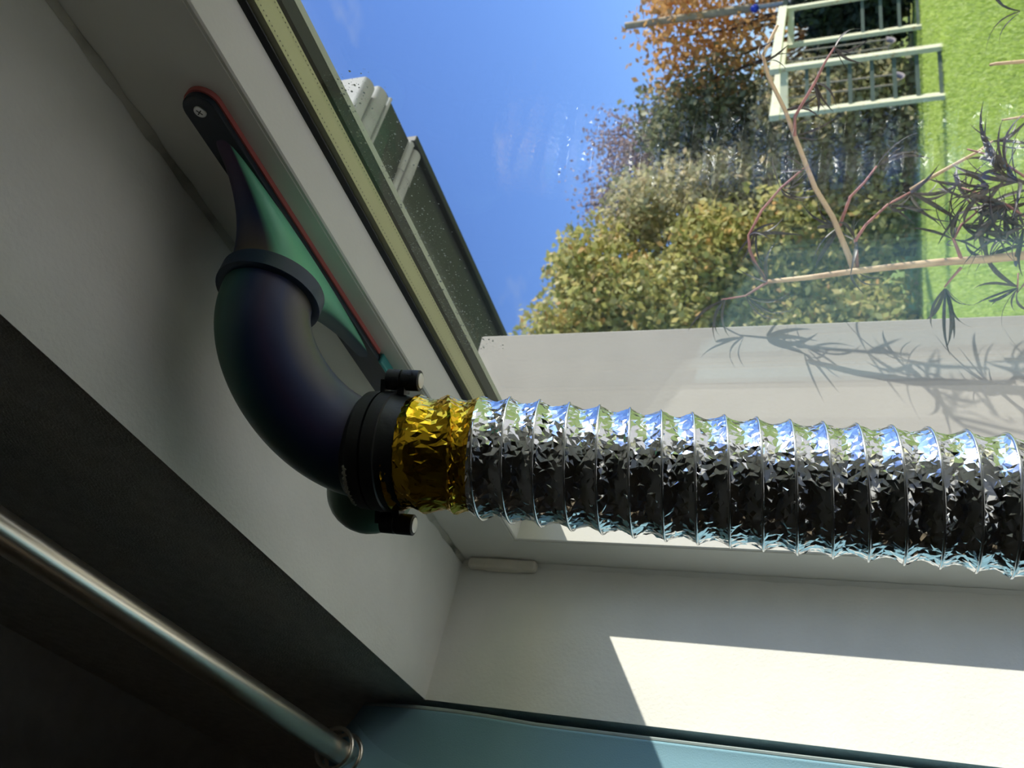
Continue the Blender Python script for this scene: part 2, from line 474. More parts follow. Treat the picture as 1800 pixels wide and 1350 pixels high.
def wall_with_hole():
    mb = MB()
    xs = [RX0-0.2, OX0, OX1, RX1+0.2]; zs = [-0.15, OZ0, OZ1, RZ1+0.1]
    def idx(i, j, s): return s*16+i*4+j
    vs = []
    for y in (YR, YO):
        for i in range(4):
            for j in range(4):
                splay = 0.018*(YO-y)/(YO-YR)*(1 if i == 1 else 0)
                vs.append((xs[i]+splay*1.0, y, zs[j]))
    mb.v = [np.array(v) for v in vs]
    def f(face, mi):
        mb.f.append(face); mb.mi.append(mi)
    for i in range(3):
        for j in range(3):
            if i == 1 and j == 1: continue
            f((idx(i,j,0), idx(i+1,j,0), idx(i+1,j+1,0), idx(i,j+1,0)), 1)
            f((idx(i,j,1), idx(i,j+1,1), idx(i+1,j+1,1), idx(i+1,j,1)), 2)
    f((idx(1,1,0), idx(1,2,0), idx(1,2,1), idx(1,1,1)), 0)      # left cheek
    f((idx(2,1,0), idx(2,1,1), idx(2,2,1), idx(2,2,0)), 0)      # right cheek
    f((idx(1,2,0), idx(2,2,0), idx(2,2,1), idx(1,2,1)), 0)      # soffit
    f((idx(1,1,0), idx(1,1,1), idx(2,1,1), idx(2,1,0)), 0)      # bottom
    for j in range(3):
        f((idx(0,j,0), idx(0,j+1,0), idx(0,j+1,1), idx(0,j,1)), 2)
        f((idx(3,j,0), idx(3,j,1), idx(3,j+1,1), idx(3,j+1,0)), 2)
    for i in range(3):
        f((idx(i,0,0), idx(i,0,1), idx(i+1,0,1), idx(i+1,0,0)), 2)
        f((idx(i,3,0), idx(i+1,3,0), idx(i+1,3,1), idx(i,3,1)), 2)
    return mb
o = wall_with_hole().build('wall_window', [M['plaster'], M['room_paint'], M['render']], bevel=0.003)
tag(o, 'thick plastered wall with a deep white reveal around the window', 'wall', kind='structure')
for nm, a, b, mt, lb in (
        ('floor', (RX0-0.2, RY0-0.2, -0.15), (RX1+0.2, YR, 0.0), 'floor', 'unseen boarded floor of the room, made light to bounce the sun'),
        ('ceiling', (RX0-0.2, RY0-0.2, RZ1), (RX1+0.2, YR, RZ1+0.1), 'ceiling', 'dim ceiling above the curtain rod'),
        ('wall_left', (RX0-0.2, RY0-0.2, 0.0), (RX0, YR, RZ1), 'room_paint', 'dim side wall of the room behind the curtain'),
        ('wall_right', (RX1, RY0-0.2, 0.0), (RX1+0.2, YR, RZ1), 'room_paint', 'dim side wall of the room opposite the curtain'),
        ('wall_back', (RX0, RY0-0.2, 0.0), (RX1, RY0, RZ1), 'room_paint', 'dim wall at the back of the room')):
    o = MB().box(a, b).build(nm, M[mt])
    tag(o, lb, nm.split('_')[0], kind='structure')

o = MB().box((OX0+0.001, 0.24, OZ0), (OX1-0.001, YF+0.02, OZ0+0.03)).build('trim_1', M['sill'], bevel=0.004)  # unseen white board, added to reflect sun onto the reveal
tag(o, 'unseen pale window sill added at the foot of the reveal to bounce sunlight up', 'window sill', kind='structure')

# ------------------------------------------------------------------ window
WIN = thing('window_1', ((OX0+OX1)/2, YF, OZ0+0.03), 'off-white plastic window with double glazing in the plastered reveal', 'window', kind='structure')
WZ0 = OZ0+0.03
def frame_sweep(name, prof, mat, axh=0.78, sides='TLBR', bevel=0.0, part=True):
    """prof = closed list of (inset, y); swept round the opening, one mitred length per side"""
    out = []
    def corner(ins):
        a = ins*axh
        return dict(TL=(OX0+a, OZ1-ins), TR=(OX1-a, OZ1-ins), BL=(OX0+a, WZ0+ins), BR=(OX1-a, WZ0+ins))
    ends = dict(T=('TL', 'TR'), L=('BL', 'TL'), B=('BR', 'BL'), R=('TR', 'BR'))
    for s in sides:
        e0, e1 = ends[s]; mb = MB(); n = len(prof); vs = []
        for e in (e0, e1):
            for ins, y in prof:
                x, z = corner(ins)[e]
                vs.append((x, y, z))
        fs = [tuple(range(n)), tuple(range(2*n-1, n-1, -1))]
        for i in range(n):
            j = (i+1) % n
            fs.append((j, i, i+n, j+n))
        mb.add(vs, fs)
        out.append(mb.build(name, mat, WIN, bevel=bevel))
    return out
# frame: flat face, fine groove, then the glazing bead running back to the glass
rails = frame_sweep('frame_rail', [(0.0, 0.500), (0.100, 0.500), (0.100, 0.503), (0.0, 0.503)], M['pvc'])
frame_sweep('frame_body', [(0.0, 0.503), (0.0985, 0.503), (0.0985, 0.540), (0.102, 0.600), (0.0, 0.600)], M['pvc'])
frame_sweep('glazing_bead', [(0.0990, 0.5012), (0.1030, 0.5005), (0.1045, 0.502), (0.1105, 0.5415), (0.0985, 0.5415)], M['pvc'])
frame_sweep('glass_gasket', [(0.100, 0.5415), (0.1105, 0.5405), (0.1150, 0.5430), (0.1150, 0.5446), (0.100, 0.5446)], M['rubber'])
frame_sweep('glass_spacer', [(0.108, 0.5490), (0.1180, 0.5490), (0.1180, 0.5740), (0.108, 0.5740)], M['spacer'])
frame_sweep('outer_seal', [(0.100, 0.5785), (0.1190, 0.5785), (0.1180, 0.5955), (0.100, 0.5955)], M['dark_frame'])
frame_sweep('outer_bead', [(0.100, 0.5956), (0.1185, 0.5956), (0.1195, 0.6020), (0.100, 0.6025)], M['green_frame'])
for y0, y1 in ((0.5446, 0.5488), (0.5742, 0.5784)):
    ins = 0.104
    MB().box((OX0+ins*0.78, y0, WZ0+ins), (OX1-ins*0.78, y1, OZ1-ins)).build('pane', M['glass'], WIN)
# perforations along the spacer, tiny holes read as dark dots
mb = MB()
zt = OZ1-0.1184
for row, yy in ((0, 0.5525), (1, 0.5705)):
    x = OX0+0.11
    while x < OX1-0.1:
        mb.add([(x-.0006, yy-.0005, zt), (x+.0006, yy-.0005, zt), (x+.0006, yy+.0005, zt), (x-.0006, yy+.0005, zt)], [(0, 3, 2, 1)])
        x += 0.0042
o = mb.build('spacer_perforation', M['slot'], WIN); o['kind'] = 'stuff'
# caulk bead between soffit and frame, and between cheek and frame
mb = MB(); n = 60; vs = []; fs = []
for i in range(n+1):
    x = OX0+0.004+(OX1-OX0-0.008)*i/n
    w = 0.0055+0.0010*math.sin(i*1.7)+0.0007*math.sin(i*4.1)
    vs += [(x, YF-w, OZ1-0.0004), (x, YF-0.0022, OZ1-0.0022), (x, YF-0.0004, OZ1-w*0.9)]
for i in range(n):
    a = i*3; b = a+3
    fs += [(a, a+1, b+1, b), (a+1, a+2, b+2, b+1)]
mb.add(vs, fs); mb.build('caulk_bead', M['caulk'], WIN, smooth=True)
mb = MB(); vs = []; fs = []; n = 40
for i in range(n+1):
    z = WZ0+0.01+(OZ1-WZ0-0.012)*i/n
    w = 0.006+0.0012*math.sin(i*2.3)
    vs += [(OX0+0.0072, YF-w, z), (OX0+0.0068+w*.8, YF-0.0004, z)]
for i in range(n):
    a = i*2; fs.append((a, a+1, a+3, a+2))
mb.add(vs, fs); mb.build('caulk_bead', M['pvc'], WIN, smooth=True)
# hinge cover at the upper corner
hz0, hz1 = 1.40+0.392, 1.40+0.494
h = MB().box((OX0+0.0085, 0.484, hz0), (OX0+0.0235, 0.4995, hz1)).build('hinge_cover', M['pvc_aged'], WIN, bevel=0.005, segs=3)
MB().box((OX0+0.0082, 0.4832, hz0+0.024), (OX0+0.0243, 0.4992, hz0+0.078)).build('hinge_sleeve', M['pvc_aged'], h, bevel=0.004, segs=3)
# dried drops and dust on the outer pane
mb = MB()
yo = 0.5785
for i in range(1500):
    t = nrg.random()
    x = -0.700+0.36*nrg.random()**1.2
    z = OZ1-0.118-abs(nrg.normal(0, 0.045))
    if z < 1.40+0.335+0.02*nrg.random(): continue
    r = 0.00025+0.0008*nrg.random()**4
    k = 6
    vs = [(x, yo+r*0.5, z)]+[(x+r*math.cos(q)*(1+0.3*nrg.random()), yo, z+r*math.sin(q)*(1+0.3*nrg.random())) for q in np.arange(k)*2*math.pi/k]
    mb.add(vs, [(0, 1+j, 1+(j+1) % k) for j in range(k)])
o = mb.build('dried_drops', M['droplet'], WIN); o['kind'] = 'stuff'

# ------------------------------------------------------------------ setting: garden ground, wing wall, canopy
mb = MB().box((-45, YO, -0.2), (25, 50, 0.0))
o = mb.build('lawn', M['lawn']); tag(o, 'sunlit mown lawn stretching from the house to the hedge', 'lawn', kind='structure')

BOUNCE = thing('bounce_paving', (-1.0, 2.3, 0.0), 'unseen pale paving added outside the window to bounce sunlight indoors', 'bounce_paving', kind='structure')  # out of view; added so pale slabs throw sunlight up on the soffit
BOUNCE_MATS = [simple('bounce_slab', (0.72, 0.68, 0.60), 0.8, var=0.12, vscale=5, bump=0.3), simple('bounce_slab_warm', (0.75, 0.69, 0.60), 0.8, var=0.12, vscale=5, bump=0.3)]
slab = make_mesh('slab', *(lambda m: (m.v, m.f, BOUNCE_MATS[0]))(MB().box((-0.297, -0.297, -0.02), (0.297, 0.297, 0.03))))
slab2 = slab.copy(); slab2.materials.clear(); slab2.materials.append(BOUNCE_MATS[1])
for i in range(12):
    for j in range(4):
        link('slab', slab if (i*7+j*3) % 5 else slab2, BOUNCE, (-3.3+0.6*i, -1.35+0.6*j, 0.0))

WX, WY1, WZ1 = -1.20, 1.027, 1.40+0.640
o = MB().box((WX-0.14, YO, 0.0), (WX, WY1, WZ1)).build('wall_garden', M['grey_wall'], bevel=0.004)
tag(o, 'grey painted wing wall standing out beside the window', 'wall', kind='structure')

CZ, CY = 1.40+1.0, 1.715
can = thing('porch_roof', (-1.9, YO, CZ), 'dark underside of porch roof edged with pale grey roll tiles', 'roof', kind='structure')
nb = 6
for i in range(nb):
    y0 = YO+(CY-YO)*i/nb; y1 = YO+(CY-YO)*(i+1)/nb-0.006
    MB().box((-2.8, y0, CZ+0.004*(i % 2)), (-1.075, y1, CZ+0.05)).build('soffit_board', M['canopy'], can, bevel=0.002)
MB().box((-2.8, CY-0.004, CZ-0.012), (-1.225, CY+0.018, CZ+0.07)).build('edge_board', M['canopy'], can, bevel=0.003)
def roll(x0, x1, y0, y1, sag, name):
    mb = MB(); n = 12; vs = []; fs = []
    for y in (y0, y1):
        for i in range(n+1):
            q = math.pi*i/n
            vs.append(((x0+x1)/2-(x1-x0)/2*math.cos(q), y, CZ-sag*0.45*math.sin(q)))
        vs.append((x1, y, CZ+0.07)); vs.append((x0, y, CZ+0.07))
    k = n+3
    for i in range(k):
        j = (i+1) % k; fs.append((i, j, j+k, i+k))
    fs.append(tuple(range(k-1, -1, -1))); fs.append(tuple(range(k, 2*k)))
    mb.add(vs, fs)
    return mb.build(name, M['tile_grey'], can, auto=40)
# end tile: two rolls in two courses with an overlap collar, then a slimmer pair further in
roll(-1.026, -0.990, 0.70, 1.470, 0.024, 'verge_tile'); roll(-1.028, -0.984, 1.470, 1.640, 0.030, 'verge_tile')
roll(-1.078, -1.032, 0.70, 1.470, 0.026, 'verge_tile'); roll(-1.080, -1.034, 1.470, 1.675, 0.032, 'verge_tile')
roll(-1.030, -0.980, 1.455, 1.480, 0.046, 'overlap_collar')
roll(-1.088, -1.034, 1.455, 1.480, 0.048, 'overlap_collar')
roll(-1.096, -1.084, 0.70, 1.700, 0.018, 'verge_lip')
for (y0, y1) in ((0.70, 1.60), (1.60, 1.705)):
    g = 0.0 if y0 < 1 else 0.003
    roll(-1.240, -1.222+g, y0, y1, 0.014+g, 'rib_tile'); roll(-1.278-g, -1.246, y0, y1, 0.020+g, 'rib_tile')

# ------------------------------------------------------------------ vent adaptor: plate, transition, collar, elbow, ring
C = V3(-0.440, 0.427, 0.437); PE = V3(-0.549, 0.349, 0.369); TE = nrm((-0.12, 0.01, -0.99))
AD = thing('vent_adaptor', V3(-0.46, YF, 0.443), 'dark blue-green 3D-printed elbow adaptor screwed to the window frame', 'vent adaptor')
PZ, PX0, PX1 = 1.40+0.4415, -0.664, -0.301
def stadium(r, n=14, grow=0.0):
    pts = []
    for i in range(n+1):
        q = -math.pi/2+math.pi*i/n
        pts.append((PX1+(r)*math.cos(q), PZ+(r)*math.sin(q)))
    for i in range(n+1):
        q = math.pi/2+math.pi*i/n
        pts.append((PX0+(r)*math.cos(q), PZ+(r)*math.sin(q)))
    return pts
sp = [p for p in stadium(0.0150) if p[0] > -0.5]
MB().prism(sp+[(-0.600, PZ+0.015), (-0.600, PZ-0.015)], 0.4952, 0.4998).build('seal', M['red'], AD, auto=40)
plate = MB().prism(stadium(0.0138), 0.4895, 0.4952).build('base_plate', M['filament_dark'], AD, bevel=0.0008, auto=40)
MB().box((-0.652, 0.4880, 1.40+0.4245), (-0.604, 0.4998, 1.40+0.4285)).build('tab_edge', M['filament_teal'], AD, bevel=0.002)
for sx in (PX1, PX0):
    ax = (0, -1, 0); c0 = np.array([sx, 0.4895, PZ])
    s = MB().lathe(c0, ax, [(0, 0.0050), (0.0006, 0.0050), (0.0012, 0.0044), (0.0014, 0.0030)], 20).build('screw', M['steel'], AD, auto=30)
    b = MB()
    for a in (0.6, 0.6+math.pi/2):
        d = np.array([math.cos(a), 0, math.sin(a)])*0.0027
        b.bar(c0+d+np.array([0, -0.0014, 0]), c0-d+np.array([0, -0.0014, 0]), 0.0008, 0.0004, (0, 1, 0))
    b.build('cross_slot', M['slot'], s)
# transition from a long slot to the round collar
mb = MB(); n = 64; layers = 18; vs = []; fs = []
for k in range(layers+1):
    s = k/layers
    e = s**0.75
    y = 0.4895+(C[1]+0.012-0.4895)*s
    for j in range(n):
        q = 2*math.pi*j/n
        cq, sq = math.cos(q), math.sin(q)
        # slot end (flat stadium)
        L, H = 0.135, 0.0128
        ex = 0.85
        ax_ = (-0.4625+L*math.copysign(abs(cq)**ex, cq)); az_ = PZ-0.0005+H*math.copysign(abs(sq)**0.6, sq)
        bx_ = C[0]+0.0395*cq; bz_ = C[2]+0.0395*sq
        w = 1-(1-e)**1.6
        wz = e
        vs.append((ax_+(bx_-ax_)*w, y, az_+(bz_-az_)*wz))
for k in range(layers):
    for j in range(n):
        j2 = (j+1) % n
        fs.append((k*n+j, (k+1)*n+j, (k+1)*n+j2, k*n+j2))
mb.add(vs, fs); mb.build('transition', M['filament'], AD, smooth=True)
MB().lathe(C+np.array([0, 0.014, 0]), (0, -1, 0), [(0, 0.0395), (0.0005, 0.0432), (0.001, 0.0440), (0.0145, 0.0440), (0.0150, 0.0432), (0.0150, 0.0385)], 56).build('collar', M['filament_blue'], AD, auto=40)
# elbow
def herm(p0, t0, p1, t1, n):
    s = np.linspace(0, 1, n)[:, None]
    return (2*s**3-3*s**2+1)*p0+(s**3-2*s**2+s)*t0+(-2*s**3+3*s**2)*p1+(s**3-s**2)*t1
pts = herm(C, np.array([0, -0.16, 0.0]), PE, nrm((-0.3, -0.02, -0.95))*0.17, 40)
pts = np.vstack([pts, PE+TE*0.006])
rad = np.concatenate([np.linspace(0.0375, 0.0415, 40), [0.0415]])
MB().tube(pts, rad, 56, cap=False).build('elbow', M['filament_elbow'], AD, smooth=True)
# ring pair with magnet lugs
R1 = PE+TE*0.000
MB().lathe(R1, TE, [(-0.008, 0.0415), (-0.002, 0.0455), (0.002, 0.0495), (0.0125, 0.0500), (0.0128, 0.0480)], 64).build('fixed_ring', M['black_plastic'], AD, auto=30)
glue = MB()
LUG = nrm(RT-TE*np.dot(RT, TE)); LP = np.cross(TE, LUG)
if np.dot(LP, FW) > 0: LP = -LP          # towards the camera
for i in range(26):
    q = math.radians(-62+i*2.0)
    d = LUG*math.sin(q)+LP*math.cos(q)
    w = 0.0009+0.0016*abs(math.sin(i*1.9))
    glue.sphere(R1+TE*(0.0015+0.0006*math.sin(i*2.2))+d*0.0485, (0.0017, 0.0017, w), 6, 4)
glue.build('glue_bead', M['glue'], AD, smooth=True)
for sg in (1, -1):
    c0 = R1+LUG*sg*0.0600
    l = MB().lathe(c0+TE*0.016, TE, [(0, 0.0080), (0.0006, 0.0088), (0.0120, 0.0088), (0.0124, 0.0082)], 24)
    l.bar(c0-LUG*sg*0.013+TE*0.0140, c0+TE*0.0140, 0.013, 0.004, TE)
    lo = l.build('upper_lug', M['black_plastic'], AD, auto=35)
dome = MB().sphere(EYE+ray(652, 862)*0.775/FPX, 0.0385, 32, 20).build('valve_bulge', M['filament_green'], AD, smooth=True)

# ------------------------------------------------------------------ foil hose
axis_pts = [R1+TE*0.032, R1+TE*0.060, V3(-0.5655, 0.354, 0.278), V3(-0.589, 0.356, 0.156), V3(-0.609, 0.357, 0.028),
            V3(-0.621, 0.352, -0.122), V3(-0.625, 0.325, -0.235), V3(-0.615, 0.235, -0.33), V3(-0.59, 0.10, -0.42),
            V3(-0.56, 0.005, -0.56), V3(-0.55, -0.03, -0.76), V3(-0.55, -0.04, -1.0), V3(-0.55, -0.04, -1.385)]
def catmull(P, per=24):
    P = [2*P[0]-P[1]]+list(P)+[2*P[-1]-P[-2]]; out = []
    for i in range(1, len(P)-2):
        for k in range(per):
            s = k/per
            out.append(0.5*((2*P[i])+(-P[i-1]+P[i+1])*s+(2*P[i-1]-5*P[i]+4*P[i+1]-P[i+2])*s*s+(-P[i-1]+3*P[i]-3*P[i+1]+P[i+2])*s**3))
    out.append(P[-2]); return np.array(out)
AX = catmull(axis_pts)
SL = np.concatenate([[0], np.cumsum(np.linalg.norm(np.diff(AX, axis=0), axis=1))])
def ax_at(s):
    return np.stack([np.interp(s, SL, AX[:, k]) for k in range(3)], axis=-1)
def frames(s):
    p = ax_at(s); d = ax_at(s+0.004)-ax_at(s-0.004)
    d /= np.linalg.norm(d, axis=1)[:, None]
    a = np.array([1.0, 0, 0]); A = []
    for k in range(len(s)):
        a = a-d[k]*np.dot(a, d[k]); a /= np.linalg.norm(a); A.append(a.copy())
    A = np.array(A); return p, d, A, np.cross(d, A)
HOSE = thing('foil_hose', axis_pts[-1], 'silver crumpled aluminium-foil exhaust hose hanging in front of the window', 'hose')
PITCHW, RW = 0.0245, 0.0510
S_TAPE = 0.066
S_END = SL[-1]
def foil_mesh(s0, s1, nseg, around, jit, rad0, amp, seed):
    g = np.random.default_rng(seed)
    ns = int(round((s1-s0)/PITCHW*nseg))
    s = np.linspace(s0, s1, ns+1)
    S = np.repeat(s[:, None], around, 1); Q = np.repeat((np.arange(around)*2*math.pi/around)[None, :], ns+1, 0)
    ds = (s1-s0)/ns
    S = S+g.uniform(-jit, jit, S.shape)*ds; Q = Q+g.uniform(-jit, jit, Q.shape)*2*math.pi/around
    S[0] = s0; S[-1] = s1
    S = np.clip(S, s0, s1)
    ph = ((S-S_TAPE)/PITCHW-Q/(2*math.pi)) % 1.0      # 0 on the wire
    bell = np.abs(2*ph-1)                              # 1 at wire, 0 mid-way
    r = rad0-0.0046*(1-bell**1.6)
    fold = np.sin(Q*23+7*np.sin(S*90)+g.uniform(0, 6))*0.00025+np.sin(Q*41+S*300)*0.00015
    edge = np.clip((1-bell)*3.0, 0.12, 1.0)
    big = g.random(S.shape) < 0.16
    r = r+edge*(g.normal(0, amp, S.shape)+np.where(big, g.normal(0, amp*3.0, S.shape), 0)+fold)
    p, d, A, B = frames(np.clip(S[:, 0], 0.002, S_END-0.002))
    sm = s
    P0 = ax_at(S.ravel()).reshape(*S.shape, 3)
    pts = P0+r[..., None]*(np.cos(Q)[..., None]*A[:, None, :]+np.sin(Q)[..., None]*B[:, None, :])
    vs = pts.reshape(-1, 3); fs = []
    for i in range(ns):
        for j in range(around):
            j2 = (j+1) % around
            a, b, c, e = i*around+j, i*around+j2, (i+1)*around+j2, (i+1)*around+j
            if g.random() < 0.5: fs += [(a, b, c), (a, c, e)]
            else: fs += [(a, b, e), (b, c, e)]
    return vs, fs
vs, fs = foil_mesh(S_TAPE-0.002, 0.56, 9, 100, 0.46, RW, 0.00016, 3)
mb = MB(); mb.v = list(vs); mb.f = fs; mb.mi = [0]*len(fs)
vs2, fs2 = foil_mesh(0.56, S_END, 5, 60, 0.42, RW, 0.0008, 4)
mb.add(vs2, fs2)
mb.build('foil_sleeve', M['foil'], HOSE)
vs, fs = foil_mesh(0.0, S_TAPE+0.001, 9, 96, 0.44, 0.0495, 0.00012, 5)
mb = MB(); mb.v = list(vs); mb.f = fs; mb.mi = [0]*len(fs)
mb.build('amber_tape', M['amber'], HOSE)
# helical wire standing proud of the foil
turns = (S_END-S_TAPE)/PITCHW
k = int(turns*44)
q = np.linspace(0, 2*math.pi*turns, k); s = S_TAPE+q/(2*math.pi)*PITCHW
p, d, A, B = frames(np.clip(s, 0.002, S_END-0.002))
hel = p+(RW-0.0002)*(np.cos(q)[:, None]*A+np.sin(q)[:, None]*B)
MB().tube(hel, 0.0011, 6).build('spiral_wire', M['wire'], HOSE, smooth=True)
# hose-side ring that the magnets hold against the elbow
cuff = MB().lathe(R1, TE, [(0.0142, 0.0480), (0.0144, 0.0502), (0.0255, 0.0506), (0.0262, 0.0490), (0.034, 0.0465), (0.040, 0.0460)], 64, cap=False).build('cuff_ring', M['black_plastic'], HOSE, auto=30)
for sg in (1, -1):
    c0 = R1+LUG*sg*0.0600
    l = MB().lathe(c0+TE*0.0290, TE, [(0, 0.0082), (0.0006, 0.0088), (0.0150, 0.0088), (0.0155, 0.0082)], 24)
    l.bar(c0-LUG*sg*0.012+TE*0.0300, c0+TE*0.0300, 0.013, 0.006, TE)
    lo = l.build('lug', M['black_plastic'], HOSE, auto=35)
    MB().lathe(c0+TE*0.0440, TE, [(0, 0.0064), (0.0012, 0.0064), (0.0014, 0.0060)], 20).build('magnet', M['magnet'], lo, auto=35)

# ------------------------------------------------------------------ curtain rod and curtain
RODY, RODZ, RODR = 0.208, 1.40+0.585, 0.0145
ROD = thing('curtain_rod', (0.0, YR, RODZ), 'thick brushed-steel curtain rod across the top of the window', 'curtain rod')
MB().tube([(-1.60, RODY, RODZ), (0.45, RODY, RODZ)], RODR, 32).build('tube', M['rod'], ROD, auto=40)
for x in (-1.60, 0.45):
    sg = 1 if x > 0 else -1
    MB().lathe((x, RODY, RODZ), (sg, 0, 0), [(0, 0.0150), (0.004, 0.019), (0.016, 0.020), (0.024, 0.016), (0.028, 0.006)], 24).build('finial', M['rod'], ROD, auto=40)
for x in (-1.52, 0.38):
    b = MB().tube([(x, YR-0.0005, RODZ), (x, RODY+0.01, RODZ)], 0.007, 12)
    b.lathe((x, YR-0.0005, RODZ), (0, -1, 0), [(0, 0.024), (0.005, 0.024), (0.007, 0.020)], 24)
    b.build('bracket', M['rod'], ROD, auto=40)
CUR = thing('curtain', (-1.35, RODY, 0.02), 'teal cloth curtain gathered beside the window on the steel rod', 'curtain')
def curtain_xy(u, z):
    """deep stacked folds: u = 0 at the leading edge against the wall, 1 at the far end"""
    ph = u*6.0
    k = int(ph); t = ph-k
    tri = t if k % 2 == 0 else 1-t
    sm = tri*tri*(3-2*tri)*0.6+tri*0.4
    y = 0.272-0.20*sm*(0.9+0.1*math.sin(k*1.7))
    x = -1.040-0.062*max(0.0, ph-1.0)+0.045*min(ph, 1.0)*sm-0.014*math.sin(math.pi*tri)*(0.4 if k == 0 else (1 if k % 2 == 0 else -1))
    x += 0.006*math.sin(z*3.0+u*9)
    return x, y
nu, nzv = 180, 60
def cloth(zlo, zhi, u0, u1, nuu, nzz, off=0.0):
    vs = []; fs = []
    for j in range(nzz+1):
        z = zlo+(zhi-zlo)*j/nzz
        for i in range(nuu+1):
            u = u0+(u1-u0)*i/nuu
            x, y = curtain_xy(u, z)
            # header dips between eyelets, edge leans back to the wall near the top
            t = max(0.0, (z-1.75)/0.25)
            if u < 0.10:
                y += 0.014*t*(1-u/0.10); x -= 0.055*t*t*(1-u/0.10)
            vs.append((x, y+off, z))
    for j in range(nzz):
        for i in range(nuu):
            a = j*(nuu+1)+i
            fs.append((a, a+nuu+1, a+nuu+2, a+1))
    return vs, fs
vs, fs = cloth(0.02, 2.012, 0.0, 1.0, nu, nzv)
o = MB().add(vs, fs).build('cloth', M['curtain'], CUR, smooth=True)
md = o.modifiers.new('thickness', 'SOLIDIFY'); md.thickness = 0.0016
vs, fs = cloth(0.02, 2.012, -0.006, 0.004, 3, nzv, 0.0018)
o = MB().add(vs, fs).build('hem', M['hem'], CUR, smooth=True)
md = o.modifiers.new('thickness', 'SOLIDIFY'); md.thickness = 0.0022
for k in range(6):
    u = (k+0.35)/6
    x, y = curtain_xy(u, 1.985)
    mbt = MB(); ring = [(x, RODY+0.024*math.cos(a), RODZ+0.024*math.sin(a)) for a in np.linspace(0, 2*math.pi, 25)]
    mbt.tube(ring, 0.0028, 8, cap=False)
    mbt.build('eyelet', M['rod'], CUR, smooth=True)

# ------------------------------------------------------------------ garden: swing frame
S = 1.12
def gp(x, y, zrel=None):
    return np.array([x*S, y*S, 0.0 if zrel is None else zrel])
TOPZ = 1.40+0.56*S
pA, pB, pC, pD = gp(-6.494, 9.569), gp(-6.706, 8.968), gp(-7.660, 11.83), gp(-7.45, 12.43)
SW = thing('swing_set', (pA+pB+pC+pD)/4, 'pale green wooden swing frame with ladder ends on the lawn', 'swing set')
dAB = nrm(pB-pA); dAD = nrm(pD-pA)
for p in (pA, pB, pC, pD):
    MB().bar(p, p+np.array([0, 0, TOPZ-0.02]), 0.060, 0.15, dAD).build('post', M['green_post'], SW, bevel=0.006)
for a, b in ((pA, pD), (pB, pC)):
    e = nrm(b-a)
    MB().bar(a-e*0.10+np.array([0, 0, TOPZ+0.03]), b+e*0.10+np.array([0, 0, TOPZ+0.03]), 0.08, 0.13).build('beam', M['green_post'], SW, bevel=0.006)
for a, b in ((pA, pB), (pD, pC)):
    MB().bar(a+np.array([0, 0, TOPZ-0.09]), b+np.array([0, 0, TOPZ-0.09]), 0.05, 0.10).build('rung', M['green_post'], SW)
    for i in range(7 if a is pA else 4):
        z = 0.06+i*0.265
        MB().bar(a+np.array([0, 0, z]), b+np.array([0, 0, z]), 0.03, 0.048).build('rung', M['rung'], SW)
for i, (t, lb) in enumerate(((0.80, 'belt swing hanging nearer the far ladder of the green frame'), (0.27, 'belt swing hanging nearer the near ladder of the green frame'))):
    c = pB+(pC-pB)*t; e = nrm(pC-pB)
    g = thing('swing', (c[0], c[1], 0.42), lb, 'swing', 'belt swings on the green frame')
    hw = 0.24
    mb = MB(); vs = []; fs = []; n = 10; side = np.array([-e[1], e[0], 0])
    for k in range(n+1):
        s_ = -1+2*k/n
        for w in (-0.04, 0.04):
            vs.append(c+e*hw*s_*(1-0.10*s_*s_)+side*w+np.array([0, 0, 0.42+0.11*s_*s_]))
            vs.append(c+e*hw*s_*(1-0.10*s_*s_)+side*w+np.array([0, 0, 0.435+0.11*s_*s_]))
    for k in range(n):
        a = k*4; b = a+4
        fs += [(a, b, b+2, a+2), (a+1, a+3, b+3, b+1), (a, a+1, b+1, b), (a+2, b+2, b+3, a+3)]
    fs += [(0, 2, 3, 1), (n*4, n*4+1, n*4+3, n*4+2)]
    mb.add(vs, fs).build('belt_seat', M['seat'], g, smooth=True)
    for s_ in (-1, 1):
        MB().tube([c+e*hw*0.9*s_+np.array([0, 0, 0.53]), c+e*hw*1.0*s_+np.array([0, 0, TOPZ-0.02])], 0.011, 6).build('rope', M['chain'], g)
# leaning pole with grey lower shaft and blue clamp
p1 = hd(1099, 46, 17.8); p0 = hd(1322, 14, 17.8)
d = nrm(p0-p1); k = (p1[2])/(-d[2]); g0 = p1+d*k; mid = p0
PO = thing('garden_pole', g0, 'weathered wooden pole leaning up behind the orange tree', 'pole')
MB().tube([mid, p1], [0.075, 0.065], 12).build('wooden_shaft', M['wood_mast'], PO, auto=40)
MB().tube([g0, mid+(p1-mid)*0.03], 0.045, 10).build('metal_shaft', M['grey_metal'], PO, auto=40)
MB().sphere(hd(1327, 15, 17.65), 0.075, 12, 8).build('blue_clamp', M['blue_plastic'], PO, smooth=True)

